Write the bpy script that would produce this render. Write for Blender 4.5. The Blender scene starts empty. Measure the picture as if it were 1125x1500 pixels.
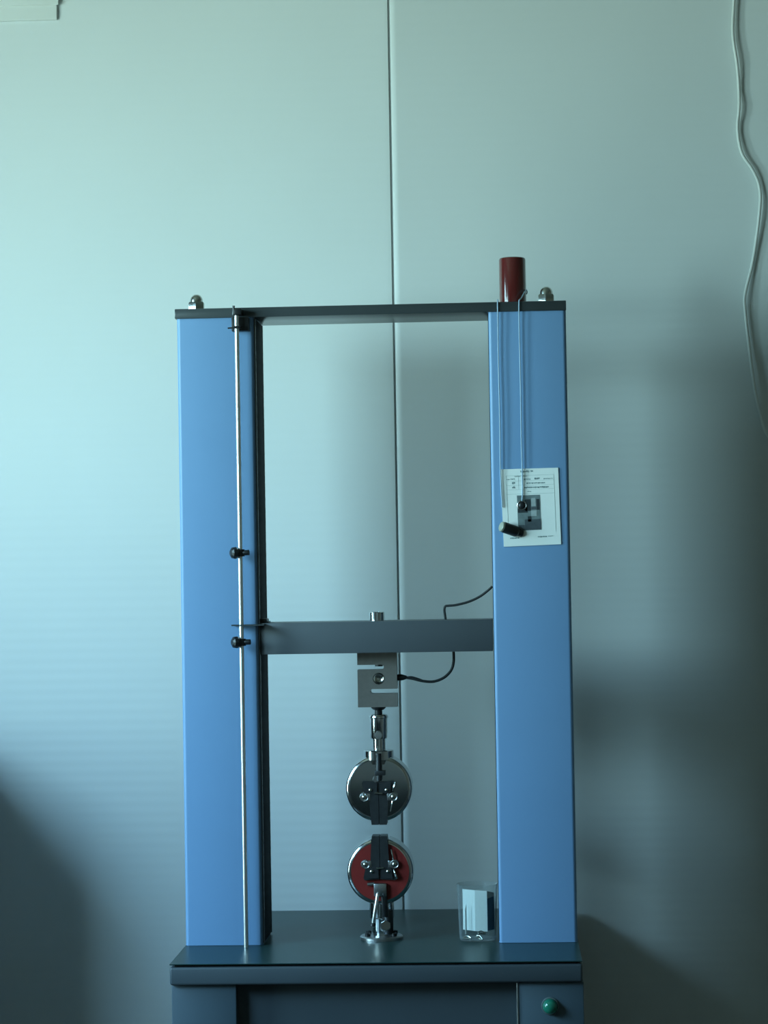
import bpy, bmesh, math, random
from mathutils import Vector, Matrix
random.seed(7)
S = bpy.context.scene
C = S.collection
PI = math.pi

# ------------------------------------------------------------------ camera
cam_d = bpy.data.cameras.new('camera')
cam = bpy.data.objects.new('camera', cam_d)
C.objects.link(cam)
yaw, pitch, roll = 0.0490, 0.0265, -0.0168
F = Vector((-math.sin(yaw)*math.cos(pitch), math.cos(yaw)*math.cos(pitch), math.sin(pitch)))
R0 = Vector((math.cos(yaw), math.sin(yaw), 0)); U0 = R0.cross(F)
Rv = R0*math.cos(roll) + U0*math.sin(roll)
Uv = Rv.cross(F)
m = Matrix((Rv, Uv, -F)).transposed().to_4x4()
m.translation = Vector((0.2181, -4.088, 0.6292))
cam.matrix_world = m
cam_d.sensor_fit = 'VERTICAL'
cam_d.sensor_height = 24.0
cam_d.lens = 3498.3/1500*24.0
cam_d.clip_start = 0.05
S.camera = cam

# ------------------------------------------------------------------ daylight
RX0 = -1.75                                          # left wall and its two windows (y0, y1, z0, z1)
WINS = ((-2.18, -1.07, 0.74, 1.58), (-0.84, -0.49, -0.10, 1.75))
world = bpy.data.worlds.new('daylight'); S.world = world
world.use_nodes = True
wn = world.node_tree; wn.nodes.clear()
wo = wn.nodes.new('ShaderNodeOutputWorld'); wb = wn.nodes.new('ShaderNodeBackground')
tc = wn.nodes.new('ShaderNodeTexCoord'); sp = wn.nodes.new('ShaderNodeSeparateXYZ')
rp = wn.nodes.new('ShaderNodeValToRGB')
mr = wn.nodes.new('ShaderNodeMapRange'); mr.inputs['From Min'].default_value = -0.3; mr.inputs['From Max'].default_value = 0.6
rp.color_ramp.elements[0].position = 0.0; rp.color_ramp.elements[0].color = (0.47, 0.66, 0.58, 1)
rp.color_ramp.elements[1].position = 1.0; rp.color_ramp.elements[1].color = (0.33, 0.70, 1.06, 1)
e = rp.color_ramp.elements.new(0.40); e.color = (0.49, 0.83, 0.89, 1)
wn.links.new(tc.outputs['Generated'], sp.inputs[0]); wn.links.new(sp.outputs['Z'], mr.inputs['Value'])
wn.links.new(mr.outputs[0], rp.inputs[0]); wn.links.new(rp.outputs[0], wb.inputs['Color'])
wb.inputs['Strength'].default_value = 32.0
wn.links.new(wb.outputs[0], wo.inputs[0])
for a, b, WZ0, WZ1 in WINS:
    l = bpy.data.lights.new('window_portal', 'AREA'); l.shape = 'RECTANGLE'; l.size = WZ1-WZ0; l.size_y = b-a
    l.cycles.is_portal = True
    o = bpy.data.objects.new('window_portal', l); C.objects.link(o)
    o.location = (RX0-0.09, (a+b)/2, (WZ0+WZ1)/2); o.rotation_euler = (0, -PI/2, 0)   # faces into the room (+X)
S.view_settings.view_transform = 'Standard'; S.view_settings.look = 'None'
S.view_settings.gamma = 1.0; S.view_settings.use_curve_mapping = False
S.view_settings.exposure = 0.0
S.cycles.use_denoising = True
S.cycles.max_bounces = 10; S.cycles.diffuse_bounces = 6; S.cycles.transmission_bounces = 10
S.cycles.caustics_reflective = False; S.cycles.caustics_refractive = False

# ------------------------------------------------------------------ materials
def mat(name, col, rough=0.5, metal=0.0, spec=0.5, coat=0.0, trans=0.0, ior=1.45, noise=None, bump=None, coat_rough=0.1):
    M = bpy.data.materials.new(name); M.use_nodes = True
    nt = M.node_tree; b = nt.nodes['Principled BSDF']
    b.inputs['Base Color'].default_value = (*col, 1); b.inputs['Roughness'].default_value = rough
    b.inputs['Metallic'].default_value = metal; b.inputs['Specular IOR Level'].default_value = spec
    b.inputs['Coat Weight'].default_value = coat; b.inputs['Coat Roughness'].default_value = coat_rough
    b.inputs['Transmission Weight'].default_value = trans; b.inputs['IOR'].default_value = ior
    co = nt.nodes.new('ShaderNodeTexCoord')
    if noise:      # (scale, amount): uneven tint of the surface itself
        n = nt.nodes.new('ShaderNodeTexNoise'); n.inputs['Scale'].default_value = noise[0]; n.inputs['Detail'].default_value = 5
        mx = nt.nodes.new('ShaderNodeMix'); mx.data_type = 'RGBA'
        mx.inputs['A'].default_value = (*[c*(1-noise[1]) for c in col], 1); mx.inputs['B'].default_value = (*[min(1, c*(1+noise[1])) for c in col], 1)
        nt.links.new(co.outputs['Object'], n.inputs['Vector']); nt.links.new(n.outputs['Fac'], mx.inputs['Factor'])
        nt.links.new(mx.outputs['Result'], b.inputs['Base Color'])
    if bump:       # (scale, strength)
        n2 = nt.nodes.new('ShaderNodeTexNoise'); n2.inputs['Scale'].default_value = bump[0]; n2.inputs['Detail'].default_value = 3
        bp = nt.nodes.new('ShaderNodeBump'); bp.inputs['Strength'].default_value = bump[1]; bp.inputs['Distance'].default_value = 0.001
        nt.links.new(co.outputs['Object'], n2.inputs['Vector']); nt.links.new(n2.outputs['Fac'], bp.inputs['Height'])
        nt.links.new(bp.outputs['Normal'], b.inputs['Normal'])
    return M
M = {
 'panel': mat('wall_panel_white', (0.70, 0.73, 0.72), 0.5, noise=(3, 0.03)),
 'groove': mat('wall_joint_grey', (0.34, 0.36, 0.36), 0.7),
 'paintwall': mat('wall_paint', (0.30, 0.31, 0.30), 0.8, noise=(2, 0.05)),
 'lightwall': mat('wall_paint_light', (0.74, 0.70, 0.64), 0.7, noise=(2, 0.05)),
 'reflect_band': mat('reflect_band_dark', (0.05, 0.06, 0.06), 0.6, noise=(2, 0.1)),
 'darkwall': mat('partition_dark', (0.17, 0.145, 0.12), 0.7, noise=(2, 0.1)),
 'ceiling': mat('ceiling_paint', (0.22, 0.24, 0.22), 0.8, noise=(4, 0.03)),
 'floor': mat('floor_vinyl', (0.085, 0.072, 0.060), 0.35, noise=(6, 0.2)),
 'frame': mat('window_frame_white', (0.6, 0.6, 0.6), 0.4, noise=(6, 0.05)),
 'blue': mat('blue_powder_coat', (0.17, 0.315, 0.53), 0.40, noise=(9, 0.03), bump=(900, 0.12)),
 'plate': mat('dark_grey_plate', (0.045, 0.055, 0.06), 0.24, noise=(12, 0.12)),
 'cross': mat('crosshead_grey', (0.085, 0.10, 0.115), 0.38, noise=(10, 0.08), bump=(700, 0.1)),
 'slab': mat('slab_grey', (0.055, 0.072, 0.085), 0.45, noise=(10, 0.08), bump=(700, 0.1)),
 'cabpanel': mat('base_panel_blue_grey', (0.055, 0.085, 0.108), 0.5, noise=(10, 0.06), bump=(700, 0.1)),
 'mat': mat('green_table_mat', (0.018, 0.046, 0.045), 0.30, spec=0.18, noise=(15, 0.1), bump=(60, 0.04)),
 'black': mat('black_plastic', (0.012, 0.014, 0.016), 0.38, noise=(30, 0.2)),
 'rubber': mat('black_rubber', (0.015, 0.018, 0.02), 0.6, noise=(30, 0.2)),
 'dust': mat('dust_cover_dark', (0.012, 0.016, 0.02), 0.8, spec=0.15, noise=(80, 0.5)),
 'rodm': mat('chromed_rod', (0.92, 0.93, 0.92), 0.34, 1.0, noise=(20, 0.03)),
 'chrome': mat('chrome', (0.62, 0.64, 0.65), 0.16, 1.0, noise=(25, 0.05)),
 'mirror': mat('polished_face', (0.50, 0.52, 0.53), 0.07, 1.0, noise=(25, 0.05)),
 'steel': mat('brushed_steel', (0.45, 0.46, 0.47), 0.32, 1.0, noise=(60, 0.12)),
 'nut': mat('nickel_nut', (0.55, 0.57, 0.55), 0.2, 1.0, noise=(30, 0.08)),
 'jaw': mat('blackened_steel', (0.05, 0.055, 0.06), 0.42, 0.7, noise=(90, 0.3)),
 'redreflect': mat('red_reflection_face', (0.20, 0.022, 0.020), 0.35, noise=(40, 0.15)),  # red reflection in the polished face, put into its colour
 'cell': mat('load_cell_nickel', (0.24, 0.225, 0.21), 0.42, 0.6, noise=(120, 0.12)),
 'redcap': mat('red_gloss', (0.115, 0.014, 0.013), 0.18, coat=0.8, noise=(30, 0.1)),
 'paper': mat('paper_white', (0.84, 0.88, 0.86), 0.6, noise=(25, 0.03)),
 'ink': mat('print_ink', (0.22, 0.30, 0.31), 0.7, noise=(300, 0.3)),
 'inkline': mat('print_rule', (0.50, 0.58, 0.57), 0.7, noise=(100, 0.1)),
 'ph1': mat('photo_mid', (0.16, 0.21, 0.22), 0.4, noise=(150, 0.3)),
 'ph2': mat('photo_dark', (0.030, 0.040, 0.046), 0.4, noise=(150, 0.3)),
 'ph3': mat('photo_light', (0.36, 0.42, 0.43), 0.4, noise=(150, 0.2)),
 'ph4': mat('photo_slate', (0.075, 0.095, 0.11), 0.4, noise=(150, 0.25)),
 'cord': mat('white_cable', (0.72, 0.74, 0.70), 0.5, noise=(30, 0.05)),
 'trunk': mat('white_plastic', (0.82, 0.84, 0.80), 0.4, noise=(10, 0.03)),
 'pale': mat('pale_cap', (0.30, 0.32, 0.26), 0.35, noise=(60, 0.1)),
 'green': mat('green_lamp_lens', (0.010, 0.16, 0.10), 0.14, coat=0.5, noise=(60, 0.15)),
 'bezel': mat('lamp_bezel', (0.10, 0.13, 0.13), 0.4, noise=(60, 0.1)),
 'alu': mat('aluminium_strip', (0.55, 0.56, 0.56), 0.35, 1.0, noise=(60, 0.08)),
 'blueleaf': mat('blue_leaf', (0.11, 0.25, 0.38), 0.6, noise=(60, 0.1)),
 'cabgrey': mat('cabinet_grey', (0.16, 0.17, 0.17), 0.5, noise=(8, 0.05)),
}
def clear(name, col, rough, amount):
    Mt = bpy.data.materials.new(name); Mt.use_nodes = True; nt = Mt.node_tree; nt.nodes.clear()
    out = nt.nodes.new('ShaderNodeOutputMaterial'); tr = nt.nodes.new('ShaderNodeBsdfTransparent'); pb = nt.nodes.new('ShaderNodeBsdfPrincipled')
    mx = nt.nodes.new('ShaderNodeMixShader'); fr = nt.nodes.new('ShaderNodeMath'); fr.operation = 'POWER'; lw = nt.nodes.new('ShaderNodeLayerWeight'); ad = nt.nodes.new('ShaderNodeMath'); ad.operation = 'ADD'; ad.use_clamp = True
    nz = nt.nodes.new('ShaderNodeTexNoise'); nz.inputs['Scale'].default_value = 40; mu = nt.nodes.new('ShaderNodeMath'); mu.operation = 'MULTIPLY'
    mu.inputs[1].default_value = amount*2
    lw.inputs['Blend'].default_value = 0.35; fr.inputs[1].default_value = 2.5; nt.links.new(lw.outputs['Facing'], fr.inputs[0])
    pb.inputs['Base Color'].default_value = (*col, 1); pb.inputs['Roughness'].default_value = rough
    tr.inputs['Color'].default_value = (0.95, 0.97, 0.97, 1)
    nt.links.new(nz.outputs['Fac'], mu.inputs[0]); nt.links.new(fr.outputs[0], ad.inputs[0]); nt.links.new(mu.outputs[0], ad.inputs[1])
    nt.links.new(ad.outputs[0], mx.inputs[0]); nt.links.new(tr.outputs[0], mx.inputs[1]); nt.links.new(pb.outputs[0], mx.inputs[2])
    nt.links.new(mx.outputs[0], out.inputs[0])
    return Mt
M['clear'] = clear('clear_plastic', (0.30, 0.34, 0.36), 0.08, 0.035)
M['filmedge'] = mat('film_edge', (0.32, 0.46, 0.60), 0.4, noise=(60, 0.1))

# ------------------------------------------------------------------ mesh helpers
def bx(bm, x0, x1, y0, y1, z0, z1, bev=0.0, seg=2):
    r = bmesh.ops.create_cube(bm, size=1.0)
    vs = r['verts']
    bmesh.ops.scale(bm, vec=(x1-x0, y1-y0, z1-z0), verts=vs)
    bmesh.ops.translate(bm, vec=((x0+x1)/2, (y0+y1)/2, (z0+z1)/2), verts=vs)
    if bev:
        es = list({e for v in vs for e in v.link_edges})
        bmesh.ops.bevel(bm, geom=es, offset=bev, segments=seg, profile=0.5, affect='EDGES')
    return bm
def lathe(bm, p0, axis, prof, n=32, caps=True):
    """prof: (distance along axis, radius) from p0."""
    ax = Vector(axis).normalized(); p0 = Vector(p0)
    h = Vector((0, 0, 1)) if abs(ax.z) < 0.9 else Vector((1, 0, 0))
    u = ax.cross(h).normalized(); w = ax.cross(u)
    rings = []
    for d, r in prof:
        c = p0 + ax*d
        if r < 1e-6: rings.append([bm.verts.new(c)])
        else: rings.append([bm.verts.new(c + (u*math.cos(2*PI*k/n) + w*math.sin(2*PI*k/n))*r) for k in range(n)])
    for a, b in zip(rings, rings[1:]):
        for k in range(n):
            k2 = (k+1) % n
            if len(a) == 1 and len(b) == 1: continue
            if len(a) == 1: bm.faces.new((a[0], b[k2], b[k]))
            elif len(b) == 1: bm.faces.new((a[k], a[k2], b[0]))
            else: bm.faces.new((a[k], a[k2], b[k2], b[k]))
    if caps:
        if len(rings[0]) > 1: bm.faces.new(list(reversed(rings[0])))
        if len(rings[-1]) > 1: bm.faces.new(rings[-1])
    return bm
def cyl(bm, p0, p1, r, n=24, bev=0.0):
    p0 = Vector(p0); p1 = Vector(p1); L = (p1-p0).length
    prof = [(0, r), (L, r)] if not bev else [(0, r-bev), (bev*0.3, r-bev*0.3), (bev, r), (L-bev, r), (L-bev*0.3, r-bev*0.3), (L, r-bev)]
    return lathe(bm, p0, p1-p0, prof, n)
def smooth_pts(pts, sub=8):
    P = [Vector(p) for p in pts]; out = []
    for i in range(len(P)-1):
        a = P[i-1] if i else P[0]*2-P[1]; b = P[i]; c = P[i+1]; d = P[i+2] if i+2 < len(P) else P[-1]*2-P[-2]
        for k in range(sub):
            t = k/sub
            out.append(0.5*((2*b) + (c-a)*t + (2*a-5*b+4*c-d)*t*t + (3*b-a-3*c+d)*t**3))
    out.append(P[-1]); return out
def tube(bm, pts, r, n=10, sub=8):
    P = smooth_pts(pts, sub); rings = []; u = None
    for i, p in enumerate(P):
        t = (P[min(i+1, len(P)-1)] - P[max(i-1, 0)]).normalized()
        if u is None:
            h = Vector((0, 1, 0)) if abs(t.y) < 0.9 else Vector((1, 0, 0)); u = t.cross(h).normalized()
        u = (u - t*u.dot(t)).normalized(); w = t.cross(u)
        rr = r[i*len(r)//len(P)] if isinstance(r, (list, tuple)) else r
        rings.append([bm.verts.new(p + (u*math.cos(2*PI*k/n) + w*math.sin(2*PI*k/n))*rr) for k in range(n)])
    for a, b in zip(rings, rings[1:]):
        for k in range(n): bm.faces.new((a[k], a[(k+1) % n], b[(k+1) % n], b[k]))
    bm.faces.new(list(reversed(rings[0]))); bm.faces.new(rings[-1])
    return bm
def prism(bm, outer, y0, y1, holes=(), bev=0.0):
    """outline(s) in XZ, solid between y0 and y1."""
    edges = []
    for loop in [outer, *holes]:
        vs = [bm.verts.new((x, y0, z)) for x, z in loop]
        for k in range(len(vs)): edges.append(bm.edges.new((vs[k], vs[(k+1) % len(vs)])))
    r = bmesh.ops.triangle_fill(bm, use_beauty=True, use_dissolve=False, edges=edges)
    fs = [g for g in r['geom'] if isinstance(g, bmesh.types.BMFace)]
    ex = bmesh.ops.extrude_face_region(bm, geom=fs)
    nv = [g for g in ex['geom'] if isinstance(g, bmesh.types.BMVert)]
    bmesh.ops.translate(bm, vec=(0, y1-y0, 0), verts=nv)
    bmesh.ops.recalc_face_normals(bm, faces=bm.faces)
    return bm
def hexagon(bm, c, axis, R, h, rot=0.0, dome=None):
    ax = Vector(axis).normalized(); hh = Vector((0, 0, 1)) if abs(ax.z) < 0.9 else Vector((1, 0, 0))
    u = ax.cross(hh).normalized(); w = ax.cross(u); c = Vector(c)
    a = [bm.verts.new(c + (u*math.cos(rot+k*PI/3) + w*math.sin(rot+k*PI/3))*R) for k in range(6)]
    b = [bm.verts.new(v.co + ax*h) for v in a]
    t = [bm.verts.new(c + (v.co-c)*0.90 + ax*(h*1.12)) for v in a]
    for k in range(6):
        k2 = (k+1) % 6
        bm.faces.new((a[k], a[k2], b[k2], b[k])); bm.faces.new((b[k], b[k2], t[k2], t[k]))
    bm.faces.new(list(reversed(a))); bm.faces.new(t)
    return bm
def obj(name, bm, m, parent=None, ang=35):
    bmesh.ops.recalc_face_normals(bm, faces=bm.faces)
    me = bpy.data.meshes.new(name); bm.to_mesh(me); bm.free()
    me.materials.append(M[m] if isinstance(m, str) else m)
    for p in me.polygons: p.use_smooth = True
    me.set_sharp_from_angle(angle=math.radians(ang))
    o = bpy.data.objects.new(name, me); C.objects.link(o)
    if parent is not None:
        o.parent = parent; o.matrix_parent_inverse = parent.matrix_basis.inverted()
    return o
def copy_to(o, dv, parent):
    c = o.copy(); C.objects.link(c); c.parent = parent; c.matrix_parent_inverse = parent.matrix_basis.inverted()
    c.location = o.location + Vector(dv); return c
NB = bmesh.new
def tag(o, label, cat, group=None):
    o['label'] = label; o['category'] = cat
    if group: o['group'] = group
    return o
def thing(name, label, cat, loc=(0, 0, 0)):
    o = bpy.data.objects.new(name, None); C.objects.link(o); o.location = loc; o.empty_display_size = 0.05
    return tag(o, label, cat)
def struct(name, bm, m, parent=None, label=None, cat=None):
    o = obj(name, bm, m, parent)
    if parent is None:
        o['kind'] = 'structure'
        if label: o['label'] = label
        if cat: o['category'] = cat
    return o

# ------------------------------------------------------------------ the room
FZ, CZ, RX1, BW, FY = -0.90, 2.15, 2.3, 0.45, -4.9
wall = struct('wall_back', bx(NB(), RX0, RX1, BW+0.0018, BW+0.10, FZ, CZ), 'groove', label='white ribbed panel wall behind the machine', cat='wall')
# ribbed cladding panels with open joints
PITCH = 0.0196
def rib_panel(x0, x1):
    bm = NB(); n = int((CZ-FZ)/PITCH*6); rows = []
    for i in range(n+1):
        z = FZ + (CZ-FZ)*i/n
        y = BW + 0.00014*math.cos(2*PI*z/PITCH)
        mg = 0.012
        rows.append([bm.verts.new((x0, BW+0.0017, z)), bm.verts.new((x0+0.0012, BW, z)), bm.verts.new((x0+mg, BW, z)), bm.verts.new((x0+mg+0.004, y, z)),
                     bm.verts.new((x1-mg-0.004, y, z)), bm.verts.new((x1-mg, BW-0.0006, z)), bm.verts.new((x1-0.0012, BW-0.0006, z)), bm.verts.new((x1, BW+0.0017, z))])
    for a, b in zip(rows, rows[1:]):
        for k in range(len(a)-1): bm.faces.new((a[k], a[k+1], b[k+1], b[k]))
    return bm
PW = 1.18; SEAM = 0.0207
for k in (-4, -3, -2, -1, 0, 1):
    a = max(RX0, SEAM+0.0016+k*PW); b = min(RX1, SEAM-0.0016+(k+1)*PW)
    if b-a > 0.1: obj('wall_panel', rib_panel(a, b), 'panel', wall, 60)
struct('floor', bx(NB(), RX0-0.1, RX1+0.1, FY-0.2, BW+0.1, FZ-0.1, FZ), 'floor')
struct('ceiling', bx(NB(), RX0-0.1, RX1+0.1, FY-0.2, BW+0.1, CZ, CZ+0.1), 'ceiling')
struct('wall_right', bx(NB(), RX1, RX1+0.1, FY-0.2, BW+0.1, FZ, CZ), 'darkwall')
bm = NB()
for (y0, y1, z0, z1) in ((FY-0.1, WINS[0][0], FZ, CZ), (WINS[0][1], WINS[1][0], FZ, CZ), (WINS[1][1], BW+0.1, FZ, CZ), (*WINS[0][:2], FZ, WINS[0][2]), (*WINS[0][:2], WINS[0][3], CZ), (*WINS[1][:2], FZ, WINS[1][2]), (*WINS[1][:2], WINS[1][3], CZ)):
    bx(bm, RX0-0.14, RX0, y0, y1, z0, z1)
struct('wall_left', bm, 'paintwall')
fw = struct('wall_front', bx(NB(), RX0, RX1, FY-0.1, FY, FZ, CZ), 'lightwall')
obj('reflect_band', bx(NB(), RX0, RX1, FY, FY+0.012, FZ, -0.16), 'reflect_band', fw)  # unseen dark band, added to split the reflection in the upper grip face
for k, (WY0, WY1, WZ0, WZ1) in enumerate(WINS):
    bm = NB(); t_ = 0.04
    for (y0, y1, z0, z1) in ((WY0, WY0+t_, WZ0, WZ1), (WY1-t_, WY1, WZ0, WZ1), (WY0, WY1, WZ0, WZ0+t_), (WY0, WY1, WZ1-t_, WZ1)):
        bx(bm, RX0-0.10, RX0-0.04, y0, y1, z0, z1)
    struct('window_%d' % (k+1), bm, 'frame')

# cabinet on legs, added out of view to cast the lower-left wall shadow
EX0, EX1, EY0, EY1, EZ0, EZ1 = -1.55, -0.875, -0.13, 0.445, -0.20, 0.375
cb = thing('shadow_cabinet', 'unseen grey cabinet on legs, added to cast the lower-left wall shadow', 'cabinet', ((EX0+EX1)/2, (EY0+EY1)/2, FZ))
for x in (EX0+0.03, EX1-0.03):
    for y in (EY0+0.05, EY1-0.03): obj('leg', bx(NB(), x-0.015, x+0.015, y-0.015, y+0.015, FZ, EZ0+0.002, 0.002), 'cabgrey', cb)
obj('body', bx(NB(), EX0, EX1, EY0+0.018, EY1, EZ0, EZ1, 0.004), 'cabgrey', cb)
d = obj('door', bx(NB(), EX0+0.004, EX1-0.004, EY0, EY0+0.0175, EZ0+0.004, EZ1-0.004, 0.003), 'cabgrey', cb)
bm = NB(); cyl(bm, (EX1-0.05, EY0-0.022, 0.17), (EX1-0.05, EY0-0.022, 0.26), 0.005)
for z in (0.18, 0.25): cyl(bm, (EX1-0.05, EY0-0.022, z), (EX1-0.05, EY0+0.002, z), 0.004)
obj('handle', bm, 'steel', d)
for z in (0.12, 0.31): obj('hinge', cyl(NB(), (EX0+0.006, EY0-0.004, z-0.02), (EX0+0.006, EY0-0.004, z+0.02), 0.005, 14, 0.001), 'steel', d)

# ------------------------------------------------------------------ testing machine
A, B, H, D = 0.335, 0.2016, 1.0772, 0.134
YF, YB = -0.189, 0.42
mc = thing('testing_machine', 'blue twin-column tensile testing machine with dark grey crosshead and base', 'machine', (0, 0.1, FZ))
# base
obj('table_mat', bx(NB(), -A-0.0015, A+0.0015, YF-0.003, YB, -0.0018, 0, 0.0006, 1), 'mat', mc)
obj('spacer', bx(NB(), -A+0.006, A-0.006, YF+0.007, YB-0.006, -0.0052, -0.0018), 'black', mc)
obj('base_slab', bx(NB(), -A-0.0015, A+0.0015, YF-0.002, YB, -0.0350, -0.0052, 0.004, 3), 'slab', mc)
obj('base_body', bx(NB(), -A, A, YF+0.030, YB-0.01, FZ+0.05, -0.0355), 'slab', mc)
obj('base_plinth', bx(NB(), -A+0.02, A-0.02, YF+0.06, YB-0.03, FZ, FZ+0.05), 'black', mc)
obj('cabinet_panel', bx(NB(), -A, -0.2286, YF+0.008, YF+0.06, FZ+0.05, -0.0358, 0.002), 'cabpanel', mc)
rpn = obj('cabinet_panel', bx(NB(), 0.2300, A+0.003, YF+0.008, YF+0.06, FZ+0.05, -0.0358, 0.002), 'cabpanel', mc)
obj('edge_strip', bx(NB(), 0.2292, 0.2318, YF+0.0065, YF+0.012, FZ+0.05, -0.0365, 0.0004, 1), 'alu', rpn)
# indicator lamp
LX, LZ, LY = 0.2833, -0.0745, YF+0.008
lamp = obj('indicator_lamp', lathe(NB(), (LX, LY+0.001, LZ), (0, -1, 0), [(0, 0.0125), (0.004, 0.0125), (0.010, 0.0118), (0.0145, 0.0095), (0.0175, 0.005), (0.0182, 0)], 28), 'green', mc)
lamp['label'] = 'green domed indicator lamp'
obj('bezel', lathe(NB(), (LX, LY+0.001, LZ), (0, -1, 0), [(0, 0.0145), (0.003, 0.0145), (0.004, 0.0138), (0.004, 0.0126)], 28), 'bezel', lamp)

# columns: extruded profile with rounded corners
def column(x0, x1):
    bm = NB(); r = 0.0065; ring = []
    for (cx, cy, a0) in ((x1-r, D-r, 0), (x0+r, D-r, PI/2), (x0+r, r, PI), (x1-r, r, 1.5*PI)):
        for k in range(6): ring.append((cx+r*math.cos(a0+k*PI/10), cy+r*math.sin(a0+k*PI/10)))
    lo = [bm.verts.new((x, y, 0.0005)) for x, y in ring]; hi = [bm.verts.new((x, y, H)) for x, y in ring]
    n = len(ring)
    for k in range(n): bm.faces.new((lo[k], lo[(k+1) % n], hi[(k+1) % n], hi[k]))
    bm.faces.new(list(reversed(lo))); bm.faces.new(hi)
    return obj('column', bm, 'blue', mc)
def dust_cover(x, s, parent, amp=1.0):
    """pleated strip closing the slot in the inner side of a column"""
    bm = NB(); rows = []; n = 108
    for i in range(n+1):
        z = 0.004+(H-0.006)*i/n
        q = (0.0022 if i % 2 else 0.0006)*amp
        rows.append([bm.verts.new((x+s*q, 0.008, z)), bm.verts.new((x+s*(q+0.0012*amp), 0.014, z)), bm.verts.new((x+s*(q+0.0012*amp), 0.122, z)), bm.verts.new((x+s*q, 0.128, z))])
    for a, b in zip(rows, rows[1:]):
        for k in range(3): bm.faces.new((a[k], a[k+1], b[k+1], b[k]))
    bx(bm, min(x-s*0.001, x+s*0.0005*amp), max(x-s*0.001, x+s*0.0005*amp), 0.008, 0.128, 0.004, H-0.002)
    o = obj('dust_cover', bm, 'dust', parent, 20)
    bm = NB()
    for y in (0.005, 0.131): bx(bm, min(x-s*0.0003, x+s*0.0025*amp), max(x-s*0.0003, x+s*0.0025*amp), y-0.0015, y+0.0015, 0.003, H-0.001)
    obj('cover_rail', bm, 'plate', parent)
    return o
cl = column(-A, -B); dust_cover(-B, 1, cl)
cr = column(B, A); dust_cover(B, -1, cr, 0.12)
# top plate and cap nuts
tp = obj('top_plate', bx(NB(), -A-0.0028, A+0.0005, -0.004, D+0.006, H, 1.0940, 0.0012, 2), 'plate', mc)
for X, hr in ((-0.3085, 0.017), (0.3035, -0.105)):
    bm = NB(); hexagon(bm, (X, 0.067, 1.0942), (0, 0, 1), 0.0152, 0.0168, hr)
    lathe(bm, (X, 0.067, 1.1110), (0, 0, 1), [(0, 0.0112), (0.0062, 0.0110), (0.0100, 0.0098), (0.0132, 0.0072), (0.0152, 0.0038), (0.0158, 0)], 28)
    obj('cap_nut', bm, 'nut', mc)

# travel limit rod with bracket and two clamped stops
RX, RY = -0.2283, -0.024
obj('guide_rod', cyl(NB(), (RX, RY, 0.0002), (RX, RY, 1.078), 0.0040, 20), 'rodm', mc)
bm = NB()
bx(bm, RX-0.010, RX+0.0195, -0.016, 0.001, 1.0525, 1.0765, 0.001)
bx(bm, RX-0.0045, RX+0.0065, RY-0.006, -0.004, 1.0560, 1.0600); bx(bm, RX-0.0045, RX+0.0085, RY-0.007, -0.0045, 1.0790, 1.0900, 0.001)
rb = obj('rod_bracket', bm, 'black', mc)
obj('locking_pin', cyl(NB(), (RX-0.015, RY-0.003, 1.0565), (RX+0.004, RY-0.006, 1.0572), 0.0014, 10), 'black', rb)
obj('rod_screw', cyl(NB(), (RX-0.006, RY+0.002, 1.079), (RX-0.0050, RY+0.002, 1.0955), 0.0022, 12), 'plate', rb)
for z, sx in ((0.6715, 0.0), (0.5190, -0.0005)):
    st = obj('limit_stop', lathe(NB(), (RX, RY, z-0.006), (0, 0, 1), [(0, 0.0042), (0, 0.0078), (0.012, 0.0078), (0.012, 0.0042)], 20, caps=False), 'black', mc)
    bm = NB(); d = Vector((-0.86, -0.5, 0.02)).normalized(); c0 = Vector((RX, RY, z))
    lathe(bm, c0, d, [(0.004, 0.0055), (0.0055, 0.0088), (0.009, 0.0105), (0.015, 0.0095), (0.0178, 0.0055), (0.0182, 0)], 10)
    obj('knob', bm, 'black', st, 20)
    bm = NB(); cyl(bm, (RX+0.003, RY-0.001, z), (RX+0.0155, RY-0.003, z+0.0005), 0.0048, 14, 0.0006); obj('clamp_screw', bm, 'black', st)

# crosshead
XH0, XH1 = 0.4965, 0.5505
xh = obj('crosshead', bx(NB(), -B+0.0015, B-0.0015, 0.006, 0.124, XH0, XH1, 0.0012), 'cross', mc)
obj('socket_bolt', lathe(NB(), (-0.0012, 0.065, XH1), (0, 0, 1), [(0, 0.0132), (0.0142, 0.0132), (0.0152, 0.0122), (0.0152, 0.0075), (0.008, 0.0070), (0.008, 0)], 28), 'chrome', xh)
obj('trip_plate', bx(NB(), RX-0.0165, -B+0.012, -0.030, 0.012, 0.5470, 0.5492), 'plate', xh)
obj('guide_block', bx(NB(), -B+0.0005, -B+0.0135, 0.012, 0.05, XH1, XH1+0.0075, 0.0015), 'black', xh)
obj('guide_block', bx(NB(), -B+0.0030, -B+0.0165, 0.012, 0.05, XH1, XH1+0.0030, 0.0008), 'black', xh)

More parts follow.
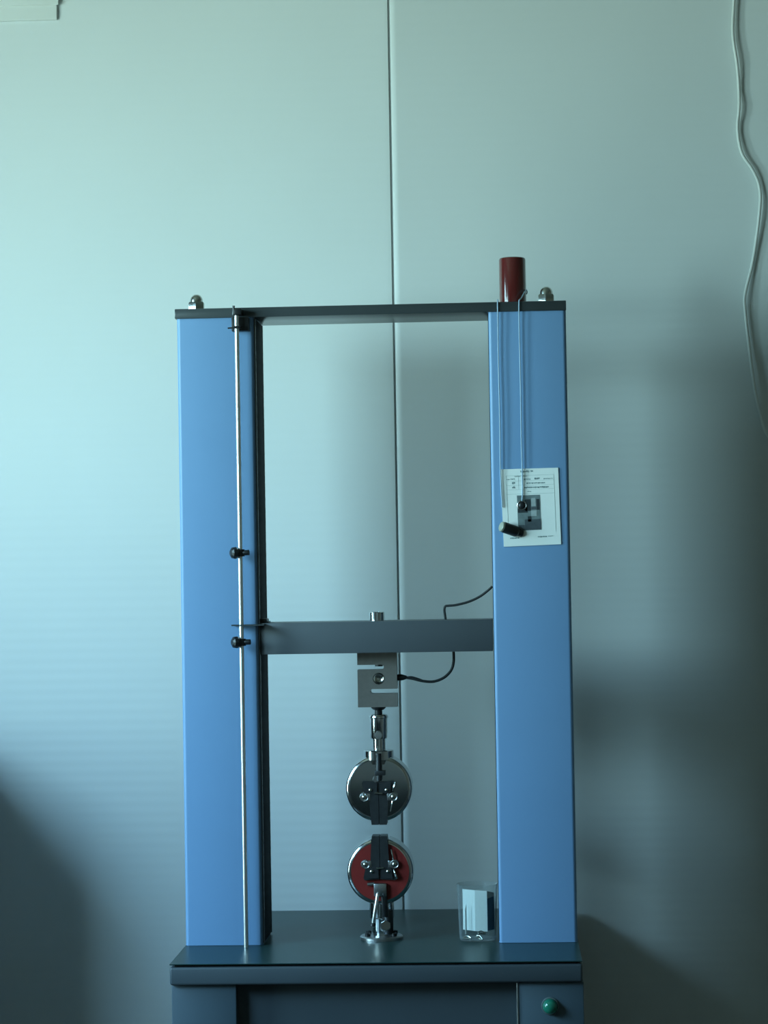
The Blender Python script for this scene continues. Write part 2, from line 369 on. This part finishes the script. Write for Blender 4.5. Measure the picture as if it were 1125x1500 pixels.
# S-type load cell
GX, GY = -0.0010, 0.065
zt, zb, hw = XH0, 0.4012, 0.0342; LO = -0.0014
ol = [(-hw, zb), (hw, zb), (hw, 0.4243)]
def slot_end(cx, z0, z1, s, n=6):
    c = (z0+z1)/2; r = (z1-z0)/2
    return [(cx+s*r*math.sin(PI*k/n), c - r*math.cos(PI*k/n)) for k in range(n+1)]
ol += slot_end(-0.0085, 0.4243, 0.4325, -1) + [(hw, 0.4325), (hw, zt), (-hw, zt), (-hw, 0.4745)]
ol += list(reversed(slot_end(0.0075, 0.4660, 0.4745, 1))) + [(-hw, 0.4660)]
hole = [(0.0012+0.0102*math.cos(2*PI*k/24), 0.4505+0.0102*math.sin(2*PI*k/24)) for k in range(24)]
ol = [(x+LO, z) for x, z in ol]
lc = obj('load_cell', prism(NB(), ol, GY-0.0155, GY+0.0155, [hole]), 'cell', mc)
lc['label'] = 'S-shaped metal load cell'
obj('gauge_plug', lathe(NB(), (0.0012, GY-0.0085, 0.4505), (0, -1, 0), [(-0.012, 0.0101), (0.0, 0.0101), (0.0020, 0.0094), (-0.0005, 0.0070), (-0.0015, 0.003), (-0.0018, 0)], 28), 'nut', lc)
obj('overload_screw', cyl(NB(), (0.0015, GY-0.010, 0.4746), (0.0015, GY-0.010, 0.4715), 0.0068, 16), 'black', lc)
obj('cable_gland', lathe(NB(), (hw+LO, GY-0.004, 0.4515), (1, 0, 0.0), [(0, 0.0055), (0.006, 0.0058), (0.010, 0.005), (0.0165, 0.0028), (0.0165, 0)], 18), 'black', lc)
bm = NB(); tube(bm, [(0.049, GY-0.004, 0.4510), (0.060, GY-0.004, 0.4490), (0.078, GY-0.003, 0.4445), (0.0965, GY, 0.4435), (0.114, GY+0.002, 0.4500), (0.1265, GY+0.004, 0.4625), (0.1310, GY+0.005, 0.478), (0.1312, GY+0.005, XH0+0.001)], 0.0024)
obj('signal_cable', bm, 'rubber', mc)
bm = NB(); tube(bm, [(0.0495, GY-0.004, 0.4520), (0.058, GY-0.005, 0.4525), (0.070, GY-0.004, 0.4490), (0.079, GY-0.003, 0.4452)], 0.0009, 8)
obj('signal_wire', bm, 'rubber', mc)
bm = NB(); tube(bm, [(0.1185, GY, XH1-0.001), (0.1175, GY, 0.5585), (0.1165, GY, 0.5675), (0.1185, GY, 0.5735), (0.124, GY-0.001, 0.5745), (0.138, GY-0.003, 0.5758), (0.160, GY-0.005, 0.5812), (0.180, GY-0.007, 0.5905), (0.196, GY-0.01, 0.6025), (0.2005, GY-0.01, 0.6070)], 0.0021)
obj('signal_cable', bm, 'rubber', mc)

# coupling between load cell and upper grip
cp = obj('coupling', lathe(NB(), (GX, GY, 0.3885), (0, 0, -1), [(0, 0.012), (0.0015, 0.0152), (0.0045, 0.0165), (0.0065, 0.0165), (0.0075, 0.0148), (0.040, 0.0148), (0.0425, 0.0138), (0.0425, 0.0112), (0.062, 0.0112)], 32), 'chrome', mc)
obj('lock_nut', lathe(NB(), (GX, GY, zb), (0, 0, -1), [(0, 0.0130), (0.002, 0.0128), (0.0055, 0.0088), (0.0055, 0.0065), (0.0135, 0.0065)], 28), 'black', cp)
obj('pivot_pin', lathe(NB(), (GX+0.0005, GY-0.012, 0.3525), (0, -1, 0), [(0, 0.0068), (0.0055, 0.0068), (0.0065, 0.006), (0.0068, 0)], 24), 'alu', cp)
obj('pivot_pin', cyl(NB(), (GX-0.0012, GY-0.0085, 0.3310), (GX-0.0012, GY-0.0140, 0.3310), 0.0026, 12), 'chrome', cp)

# grips: polished round bodies, faces towards the camera
def grip(zc, s, face, name, label):
    """s = +1 jaws open downwards (upper grip), -1 jaws open upwards"""
    Rg = 0.0572; y0, y1 = GY-0.034, GY+0.022
    nw = 0.0148
    def outline(R, w):
        pts = []; a0 = math.asin(w/R)
        for k in range(73):
            a = -PI/2 + a0 + (2*PI-2*a0)*k/72
            pts.append((GX+R*math.cos(a), zc+s*R*math.sin(a)))
        pts += [(GX-w*0.96, zc-s*0.010), (GX+w*0.96, zc-s*0.010)]
        return pts
    bm = NB(); prism(bm, outline(Rg, nw), y0+0.0062, y1)
    g = obj(name, bm, 'chrome', mc); g['label'] = label
    # chamfered front rim and recessed face
    bm = NB(); outs = [outline(Rg-q_, nw) for q_ in (0, 0.0005, 0.0016, 0.0034, 0.0055, 0.0072)]; ys = [y0+0.0062, y0+0.0042, y0+0.0025, y0+0.0012, y0+0.0004, y0]
    L = [[bm.verts.new((x, y, z)) for x, z in o_] for o_, y in zip(outs, ys)]
    for a, b in zip(L, L[1:]):
        for k in range(72): bm.faces.new((a[k], a[k+1], b[k+1], b[k]))
    obj('rim', bm, 'chrome', g)
    bm = NB(); prism(bm, outline(Rg-0.0072, nw), y0, y0+0.0063)
    obj('face_plate', bm, face, g)
    f = y0
    # jaws: two halves, neck sticking out of the opening
    for q in (-1, 1):
        zz = lambda d: zc - s*d
        pl = [(GX+q*0.0004, zz(-0.012)), (GX+q*0.0265, zz(-0.014)), (GX+q*0.0285, zz(-0.010)), (GX+q*0.0235, zz(0.014)), (GX+q*0.0160, zz(0.0175)), (GX+q*0.0145, zz(0.048)), (GX+q*0.0130, zz(0.0615)), (GX+q*0.0004, zz(0.0615))]
        bm = NB(); prism(bm, pl, f-0.006, f+0.03)
        j = obj('jaw', bm, 'jaw', g)
        bm = NB(); prism(bm, [(GX+q*0.0025, zz(-0.010)), (GX+q*0.022, zz(-0.011)), (GX+q*0.020, zz(0.006)), (GX+q*0.0025, zz(0.009))], f-0.0085, f-0.0055)
        obj('jaw_plate', bm, 'jaw', j)
        # retaining lug with screw
        bm = NB(); lathe(bm, (GX+q*0.0250, f+0.001, zz(0.0135)), (0, -1, 0), [(0, 0.0078), (0.007, 0.0078), (0.008, 0.0070), (0.0065, 0.0045), (0.0062, 0)], 24)
        bx(bm, min(GX+q*0.0145, GX+q*0.024), max(GX+q*0.0145, GX+q*0.024), f-0.0065, f+0.001, zz(0.0135)-0.0062, zz(0.0135)+0.0062, 0.0008)
        lg = obj('retaining_lug', bm, 'steel', g)
        obj('lug_screw', lathe(NB(), (GX+q*0.0250, f-0.0055, zz(0.0135)), (0, -1, 0), [(0, 0.0038), (0.003, 0.0034), (0.0042, 0.002), (0.0045, 0)], 16), 'nut', lg)
        obj('jaw_screw', lathe(NB(), (GX+q*0.0140, f-0.006, zz(0.0015)), (0, -1, 0), [(0, 0.003), (0.004, 0.0027), (0.005, 0.0014), (0.0052, 0)], 14), 'nut', g)
    obj('return_spring', tube(NB(), [(GX+0.0235, f-0.005, zc-s*0.0195), (GX+0.0225, f-0.006, zc-s*0.027), (GX+0.0200, f-0.005, zc-s*0.0385)], 0.0013, 8), 'nut', g)
    obj('return_spring', tube(NB(), [(GX+0.0290, f-0.006, zc+s*0.0110), (GX+0.0265, f-0.008, zc+s*0.003), (GX+0.0240, f-0.006, zc-s*0.004)], [0.0022, 0.0018, 0.0013], 8), 'nut', g)
    obj('cross_pin', cyl(NB(), (GX-0.006, f-0.0095, zc-s*0.0065), (GX+0.007, f-0.0095, zc-s*0.0075), 0.0016, 10), 'nut', g)
    return g, f
g1, f1 = grip(0.2620, 1, 'mirror', 'wedge_grip', 'polished round upper wedge grip with dark jaws')
# collar and spindle of the upper grip
obj('collar', lathe(NB(), (GX, GY-0.0135, 0.3275), (0, 0, -1), [(0, 0.0112), (0, 0.0240), (0.0015, 0.0258), (0.0165, 0.0258), (0.0175, 0.0245), (0.024, 0.023)], 36), 'chrome', g1)
bm = NB(); cyl(bm, (GX+0.001, f1-0.004, 0.323), (GX+0.001, f1-0.004, 0.276), 0.0048, 16)
for i in range(7): cyl(bm, (GX+0.001, f1-0.004, 0.302-i*0.0036), (GX+0.001, f1-0.004, 0.3002-i*0.0036), 0.0056, 16)
bx(bm, GX-0.006, GX+0.012, f1-0.010, f1+0.001, 0.2855, 0.2935, 0.001)
obj('spindle', bm, 'jaw', g1)
obj('spindle_nut', hexagon(NB(), (GX-0.004, f1-0.002, 0.2790), (0, -1, 0), 0.0062, 0.005, 0.2), 'steel', g1)
g2, f2 = grip(0.1195, -1, 'redreflect', 'wedge_grip', 'polished round lower wedge grip with a dark red reflection painted on its face')
# stem, handle and flange under the lower grip
obj('stem', lathe(NB(), (GX, GY, 0.0720), (0, 0, -1), [(0, 0.0215), (0.034, 0.0215), (0.036, 0.0200), (0.036, 0.0180), (0.040, 0.0172), (0.066, 0.0172)], 32), 'chrome', g2)
bm = NB(); bx(bm, GX-0.011, GX+0.011, f2-0.008, f2+0.004, 0.078, 0.100, 0.0015)
cyl(bm, (GX-0.010, f2-0.004, 0.0995), (GX-0.022, f2-0.004, 0.0985), 0.003, 10)
obj('spindle_block', bm, 'steel', g2)
obj('spindle', cyl(NB(), (GX+0.006, f2-0.003, 0.084), (GX+0.008, f2-0.001, 0.042), 0.0055, 16, 0.001), 'jaw', g2)
obj('tommy_bar', cyl(NB(), (GX-0.0040, f2-0.013, 0.0840), (GX-0.0128, f2-0.016, 0.0325), 0.0031, 14, 0.001), 'rodm', g2)
obj('bar_end', lathe(NB(), (GX-0.0124, f2-0.016, 0.0345), (-0.17, -0.05, -0.98), [(0, 0.003), (0.001, 0.0048), (0.006, 0.0048), (0.0075, 0.003), (0.0078, 0)], 16), 'jaw', g2)
obj('adjusting_nut', hexagon(NB(), (GX+0.006, f2-0.002, 0.0250), (0.25, -0.9, 0.35), 0.0095, 0.010, 0.5), 'steel', g2)
bm = NB(); cyl(bm, (GX+0.012, GY-0.018, 0.052), (GX+0.012, GY-0.018, 0.010), 0.0085, 18, 0.001); obj('post', bm, 'jaw', g2)
fl = obj('flange', lathe(NB(), (GX-0.001, GY-0.004, 0.0002), (0, 0, 1), [(0, 0.0372), (0.0045, 0.0372), (0.0065, 0.0352), (0.0068, 0.026), (0.0068, 0)], 40), 'steel', mc)
for a in (-2.55, -0.6, 0.6, 2.55):
    obj('flange_bolt', lathe(NB(), (GX-0.001+0.0275*math.cos(a), GY-0.004+0.0275*math.sin(a), 0.0066), (0, 0, 1), [(0, 0.0048), (0.005, 0.0048), (0.0056, 0.0042), (0.0056, 0.0026), (0.003, 0.0024), (0.003, 0)], 16), 'black', fl)

# lever knob on the right column, poking out beside the card
KD = Vector((-0.86, -0.40, 0.31)).normalized(); K0 = Vector((0.2530, -0.0010, 0.6965))
kb = obj('lever_knob', lathe(NB(), K0, KD, [(0, 0.0062), (0.008, 0.0066), (0.010, 0.0088), (0.012, 0.0094), (0.036, 0.0094), (0.0375, 0.0088)], 28), 'black', mc)
kb['label'] = 'black lever knob with a pale end'
obj('end_cap', lathe(NB(), K0+KD*0.0375, KD, [(0, 0.0087), (0.0030, 0.0087), (0.0044, 0.007), (0.0046, 0)], 28), 'pale', kb)

# ------------------------------------------------------------------ things on and around the machine
rc = thing('red_cylinder', 'glossy dark red cylinder standing on the top plate', 'cylinder', (0.2455, 0.098, 1.0940))
obj('shell', lathe(NB(), (0.2455, 0.098, 1.0941), (0, 0, 1), [(0, 0.0235), (0.0843, 0.0235), (0.0868, 0.0225), (0.0878, 0.0208), (0.0878, 0)], 40), 'redcap', rc)
obj('base_ring', lathe(NB(), (0.2455, 0.098, 1.0941), (0, 0, 1), [(0, 0.0230), (0, 0.0239), (0.003, 0.0239), (0.003, 0.0230)], 40, caps=False), 'redcap', rc)

# pale cord looped round the red cylinder, both ends hanging down over the card
fs = thing('string_lanyard', 'thin pale string looped round the red cylinder, hanging down to the card', 'string', (0.237, -0.006, 0.72))
lp = [(0.2182, -0.0046, 0.800), (0.2187, -0.0052, 0.90), (0.2181, -0.0052, 1.00), (0.2186, -0.0058, 1.088), (0.2190, -0.0035, 1.0955), (0.2196, 0.040, 1.0957), (0.2200, 0.075, 1.0990)]
for k in range(9):
    a = PI*1.02 - k/8*PI*1.12
    lp.append((0.2455+0.0254*math.cos(a), 0.098+0.0254*math.sin(a), 1.101+0.0230*k/8))
lp += [(0.2690, 0.080, 1.1235), (0.2640, 0.045, 1.1130), (0.2595, 0.012, 1.1015), (0.2562, -0.0030, 1.0965), (0.2552, -0.0060, 1.0905), (0.2547, -0.0056, 1.05), (0.2552, -0.0050, 0.95), (0.2548, -0.0050, 0.86), (0.2554, -0.0046, 0.800)]
obj('string_loop', tube(NB(), lp, 0.00105, 8, 6), 'filmedge', fs)
obj('string_end', tube(NB(), [(0.2182, -0.0046, 0.800), (0.2190, -0.0042, 0.770), (0.2202, -0.0042, 0.742)], 0.0011, 8, 6), 'filmedge', fs)
obj('string_end', tube(NB(), [(0.2554, -0.0046, 0.800), (0.2553, -0.0040, 0.770), (0.2540, -0.0052, 0.752)], 0.0011, 8, 6), 'filmedge', fs)

# card on the right column
PC = [(0.2182, 0.8070), (0.3168, 0.8080), (0.3194, 0.6772), (0.2216, 0.6745)]   # TL TR BR BL
cd = thing('instruction_card', 'white printed card with a grey photo on the right blue column', 'card', (0.269, -0.002, 0.675))
def cp_(u, v):
    x0 = PC[0][0]*(1-u)+PC[1][0]*u; z0 = PC[0][1]*(1-u)+PC[1][1]*u
    x1 = PC[3][0]*(1-u)+PC[2][0]*u; z1 = PC[3][1]*(1-u)+PC[2][1]*u
    return x0*(1-v)+x1*v, z0*(1-v)+z1*v
def cquad(bm, u0, v0, u1, v1, y0, y1):
    prism(bm, [cp_(u0, v0), cp_(u1, v0), cp_(u1, v1), cp_(u0, v1)], y0, y1)
bm = NB(); cquad(bm, 0, 0, 1, 1, -0.0019, -0.0006); obj('sheet', bm, 'paper', cd)
IY0, IY1 = -0.0022, -0.0018
rows = [(0.345, 0.500, 0.022, 0.052), (0.52, 0.56, 0.022, 0.045),              # heading
        (0.24, 0.34, 0.092, 0.105), (0.36, 0.46, 0.090, 0.104), (0.10, 0.16, 0.130, 0.142), (0.17, 0.24, 0.122, 0.140),
        (0.40, 0.52, 0.128, 0.148), (0.58, 0.68, 0.120, 0.145), (0.74, 0.90, 0.130, 0.146),
        (0.19, 0.24, 0.165, 0.200), (0.44, 0.76, 0.180, 0.200), (0.19, 0.24, 0.225, 0.255), (0.40, 0.82, 0.232, 0.258), (0.45, 0.52, 0.290, 0.305),
        (0.12, 0.28, 0.885, 0.905), (0.60, 0.76, 0.880, 0.900), (0.78, 0.88, 0.882, 0.892)]
bm = NB()
for (u0, u1, v0, v1) in rows:
    u = u0
    while u < u1-0.004:
        w = random.uniform(0.010, 0.024); e_ = min(u1, u+w)
        a = random.uniform(0, 0.25)*(v1-v0); b = random.uniform(0, 0.3)*(v1-v0)
        cquad(bm, u, v0+a, e_, v1-b, IY0, IY1); u = e_+random.uniform(0.003, 0.008)
obj('printed_text', bm, 'ink', cd)['kind'] = 'stuff'
bm = NB()
for (u0, v0, u1, v1) in ((0.09, 0.085, 0.92, 0.089), (0.09, 0.155, 0.92, 0.158), (0.09, 0.212, 0.92, 0.215), (0.09, 0.268, 0.92, 0.271), (0.09, 0.325, 0.92, 0.329), (0.09, 0.085, 0.095, 0.83), (0.915, 0.085, 0.92, 0.83), (0.30, 0.089, 0.304, 0.27)):
    cquad(bm, u0, v0, u1, v1, IY0, IY1)
obj('printed_frame', bm, 'inkline', cd)
ph = obj('printed_photo', (lambda b: (cquad(b, 0.265, 0.345, 0.665, 0.80, -0.0023, -0.0018), b)[1])(NB()), 'ph1', cd)
def patch(qs, m):
    bm = NB()
    for q in qs: cquad(bm, *q, -0.0026, -0.0022)
    obj('photo_area', bm, m, ph)
patch([(0.27, 0.50, 0.44, 0.57), (0.40, 0.40, 0.50, 0.55), (0.60, 0.40, 0.65, 0.54), (0.44, 0.62, 0.50, 0.69)], 'ph2')
patch([(0.51, 0.385, 0.585, 0.49), (0.50, 0.545, 0.60, 0.62)], 'ph3')
patch([(0.385, 0.66, 0.665, 0.795), (0.28, 0.73, 0.38, 0.80), (0.51, 0.50, 0.59, 0.53)], 'ph4')
bm = NB(); x, z = cp_(0.345, 0.475)
lathe(bm, (x, -0.0022, z), (0, -1, 0), [(0, 0.0066), (0.0016, 0.0062), (0.0036, 0.0045), (0.0044, 0.002), (0.0045, 0)], 24)
sn = obj('snap_button', bm, 'black', cd)
obj('snap_ring', lathe(NB(), (x, -0.0022, z), (0, -1, 0), [(0, 0.0066), (0, 0.0088), (0.0010, 0.0085), (0.0016, 0.0075), (0.0012, 0.0066)], 24, caps=False), 'steel', sn)

# plastic cup with its contents
UX, UY = 0.1650, 0.040
cup = obj('plastic_cup', lathe(NB(), (UX, UY, 0.0003), (0, 0, 1), [(0, 0), (0, 0.0300), (0.002, 0.0312), (0.006, 0.0316), (0.0945, 0.0350), (0.0955, 0.0356), (0.0962, 0.0350), (0.0945, 0.0342), (0.006, 0.0308), (0.003, 0.030), (0.003, 0)], 48, caps=False), 'clear', None, 60)
tag(cup, 'clear plastic cup holding paper and small metal clips beside the right column', 'cup')
# folded paper slip
sl = thing('paper_slip', 'folded white paper slip standing inside the plastic cup', 'paper', (UX, UY, 0.012))
bm = NB(); P0 = (UX-0.0250, UY-0.006); P1 = (UX+0.0170, UY-0.0145); P2 = (UX+0.0290, UY+0.004)
def leaf(bm, a, b, z0, z1, za, zb_, t=0.0006):
    v = [(a[0], a[1], z0), (b[0], b[1], z1), (b[0], b[1], zb_), (a[0], a[1], za)]
    n = Vector((b[1]-a[1], a[0]-b[0], 0)).normalized()*t
    f_ = [bm.verts.new(p) for p in v]; g_ = [bm.verts.new(Vector(p)-n) for p in v]
    bm.faces.new(f_); bm.faces.new(list(reversed(g_)))
    for k in range(4): bm.faces.new((f_[k], g_[k], g_[(k+1) % 4], f_[(k+1) % 4]))
PM = ((P0[0]+P1[0])/2, (P0[1]+P1[1])/2-0.0035)
leaf(bm, P0, PM, 0.0185, 0.0170, 0.0880, 0.0865); leaf(bm, PM, P1, 0.0170, 0.0160, 0.0865, 0.0850); leaf(bm, P1, P2, 0.072, 0.074, 0.0850, 0.0800)
obj('sheet', bm, 'paper', sl)
bm = NB(); leaf(bm, (P1[0]+0.0003, P1[1]+0.0002), (P2[0], P2[1]-0.0002), 0.0170, 0.017, 0.0718, 0.0738); obj('blue_side', bm, 'blueleaf', sl)  # lower side leaf of the slip, coloured blue
bm = NB(); leaf(bm, (P0[0]+0.004, P0[1]-0.010), (P0[0]+0.0065, P0[1]-0.0085), 0.0120, 0.0120, 0.0540, 0.0640); obj('curled_edge', bm, 'paper', sl)
def clip(x, y, z, a, tilt, label):
    bm = NB(); L_ = 0.0135
    pts = [(-L_/2, 0, 0), (L_/2, 0, 0), (L_/2, 0.0045, 0.0015), (-L_/2, 0.0045, 0.0015)]
    bx(bm, -L_/2, L_/2, -0.003, 0.003, 0, 0.0022, 0.0006, 1); tube(bm, [(-L_/2, 0.002, 0.002), (0, 0.0035, 0.0042), (L_/2, 0.002, 0.002)], 0.0010, 8, 4)
    o = obj('metal_clip', bm, 'nut'); o.location = (x, y, z); o.rotation_euler = (0.15, tilt, a)
    return tag(o, label, 'clip', 'clips in the plastic cup')
clip(UX-0.0190, UY-0.0160, 0.0040, -0.30, 0.05, 'bright metal clip lying flat at the left inside the cup bottom')
clip(UX+0.0015, UY-0.0235, 0.0052, -0.60, 0.50, 'small tilted metal clip in the middle of the cup bottom')
clip(UX+0.0065, UY-0.0165, 0.0125, 0.20, 0.10, 'uppermost metal clip inside the cup, just below the paper slip')

# white cable hanging on the wall
CP = [(0.69, 1.90), (0.684, 1.80), (0.6772, 1.7103), (0.6733, 1.6452), (0.6798, 1.5864), (0.6827, 1.5407), (0.6819, 1.5017), (0.6786, 1.4627), (0.6853, 1.417), (0.7053, 1.384), (0.7174, 1.3512), (0.7165, 1.3058), (0.703, 1.2153), (0.6863, 1.1508), (0.6856, 1.1184), (0.6919, 1.047), (0.7005, 0.9692), (0.7098, 0.9238), (0.7243, 0.8783), (0.78, 0.80), (0.85, 0.70), (0.88, 0.5), (0.89, 0.2), (0.88, -0.3), (0.90, -0.885)]
bm = NB(); tube(bm, [(x, BW-0.0050-0.004*abs(math.sin(i*1.3)), z) for i, (x, z) in enumerate(CP)], 0.0029, 10, 6)
tag(obj('hanging_cable', bm, 'cord'), 'thin white cable hanging loosely down the wall at the right', 'cable')

# white trunking at the upper left of the wall
tk = thing('cable_trunking', 'white plastic cable trunking on the wall at the upper left corner', 'trunking', (-1.1, BW, 1.72))
obj('channel', bx(NB(), -1.72, -0.618, BW-0.008, BW-0.0007, 1.7080, 1.790, 0.002), 'trunk', tk)
obj('lid', bx(NB(), -1.72, -0.614, BW-0.0115, BW-0.008, 1.7360, 1.792, 0.0015), 'trunk', tk)
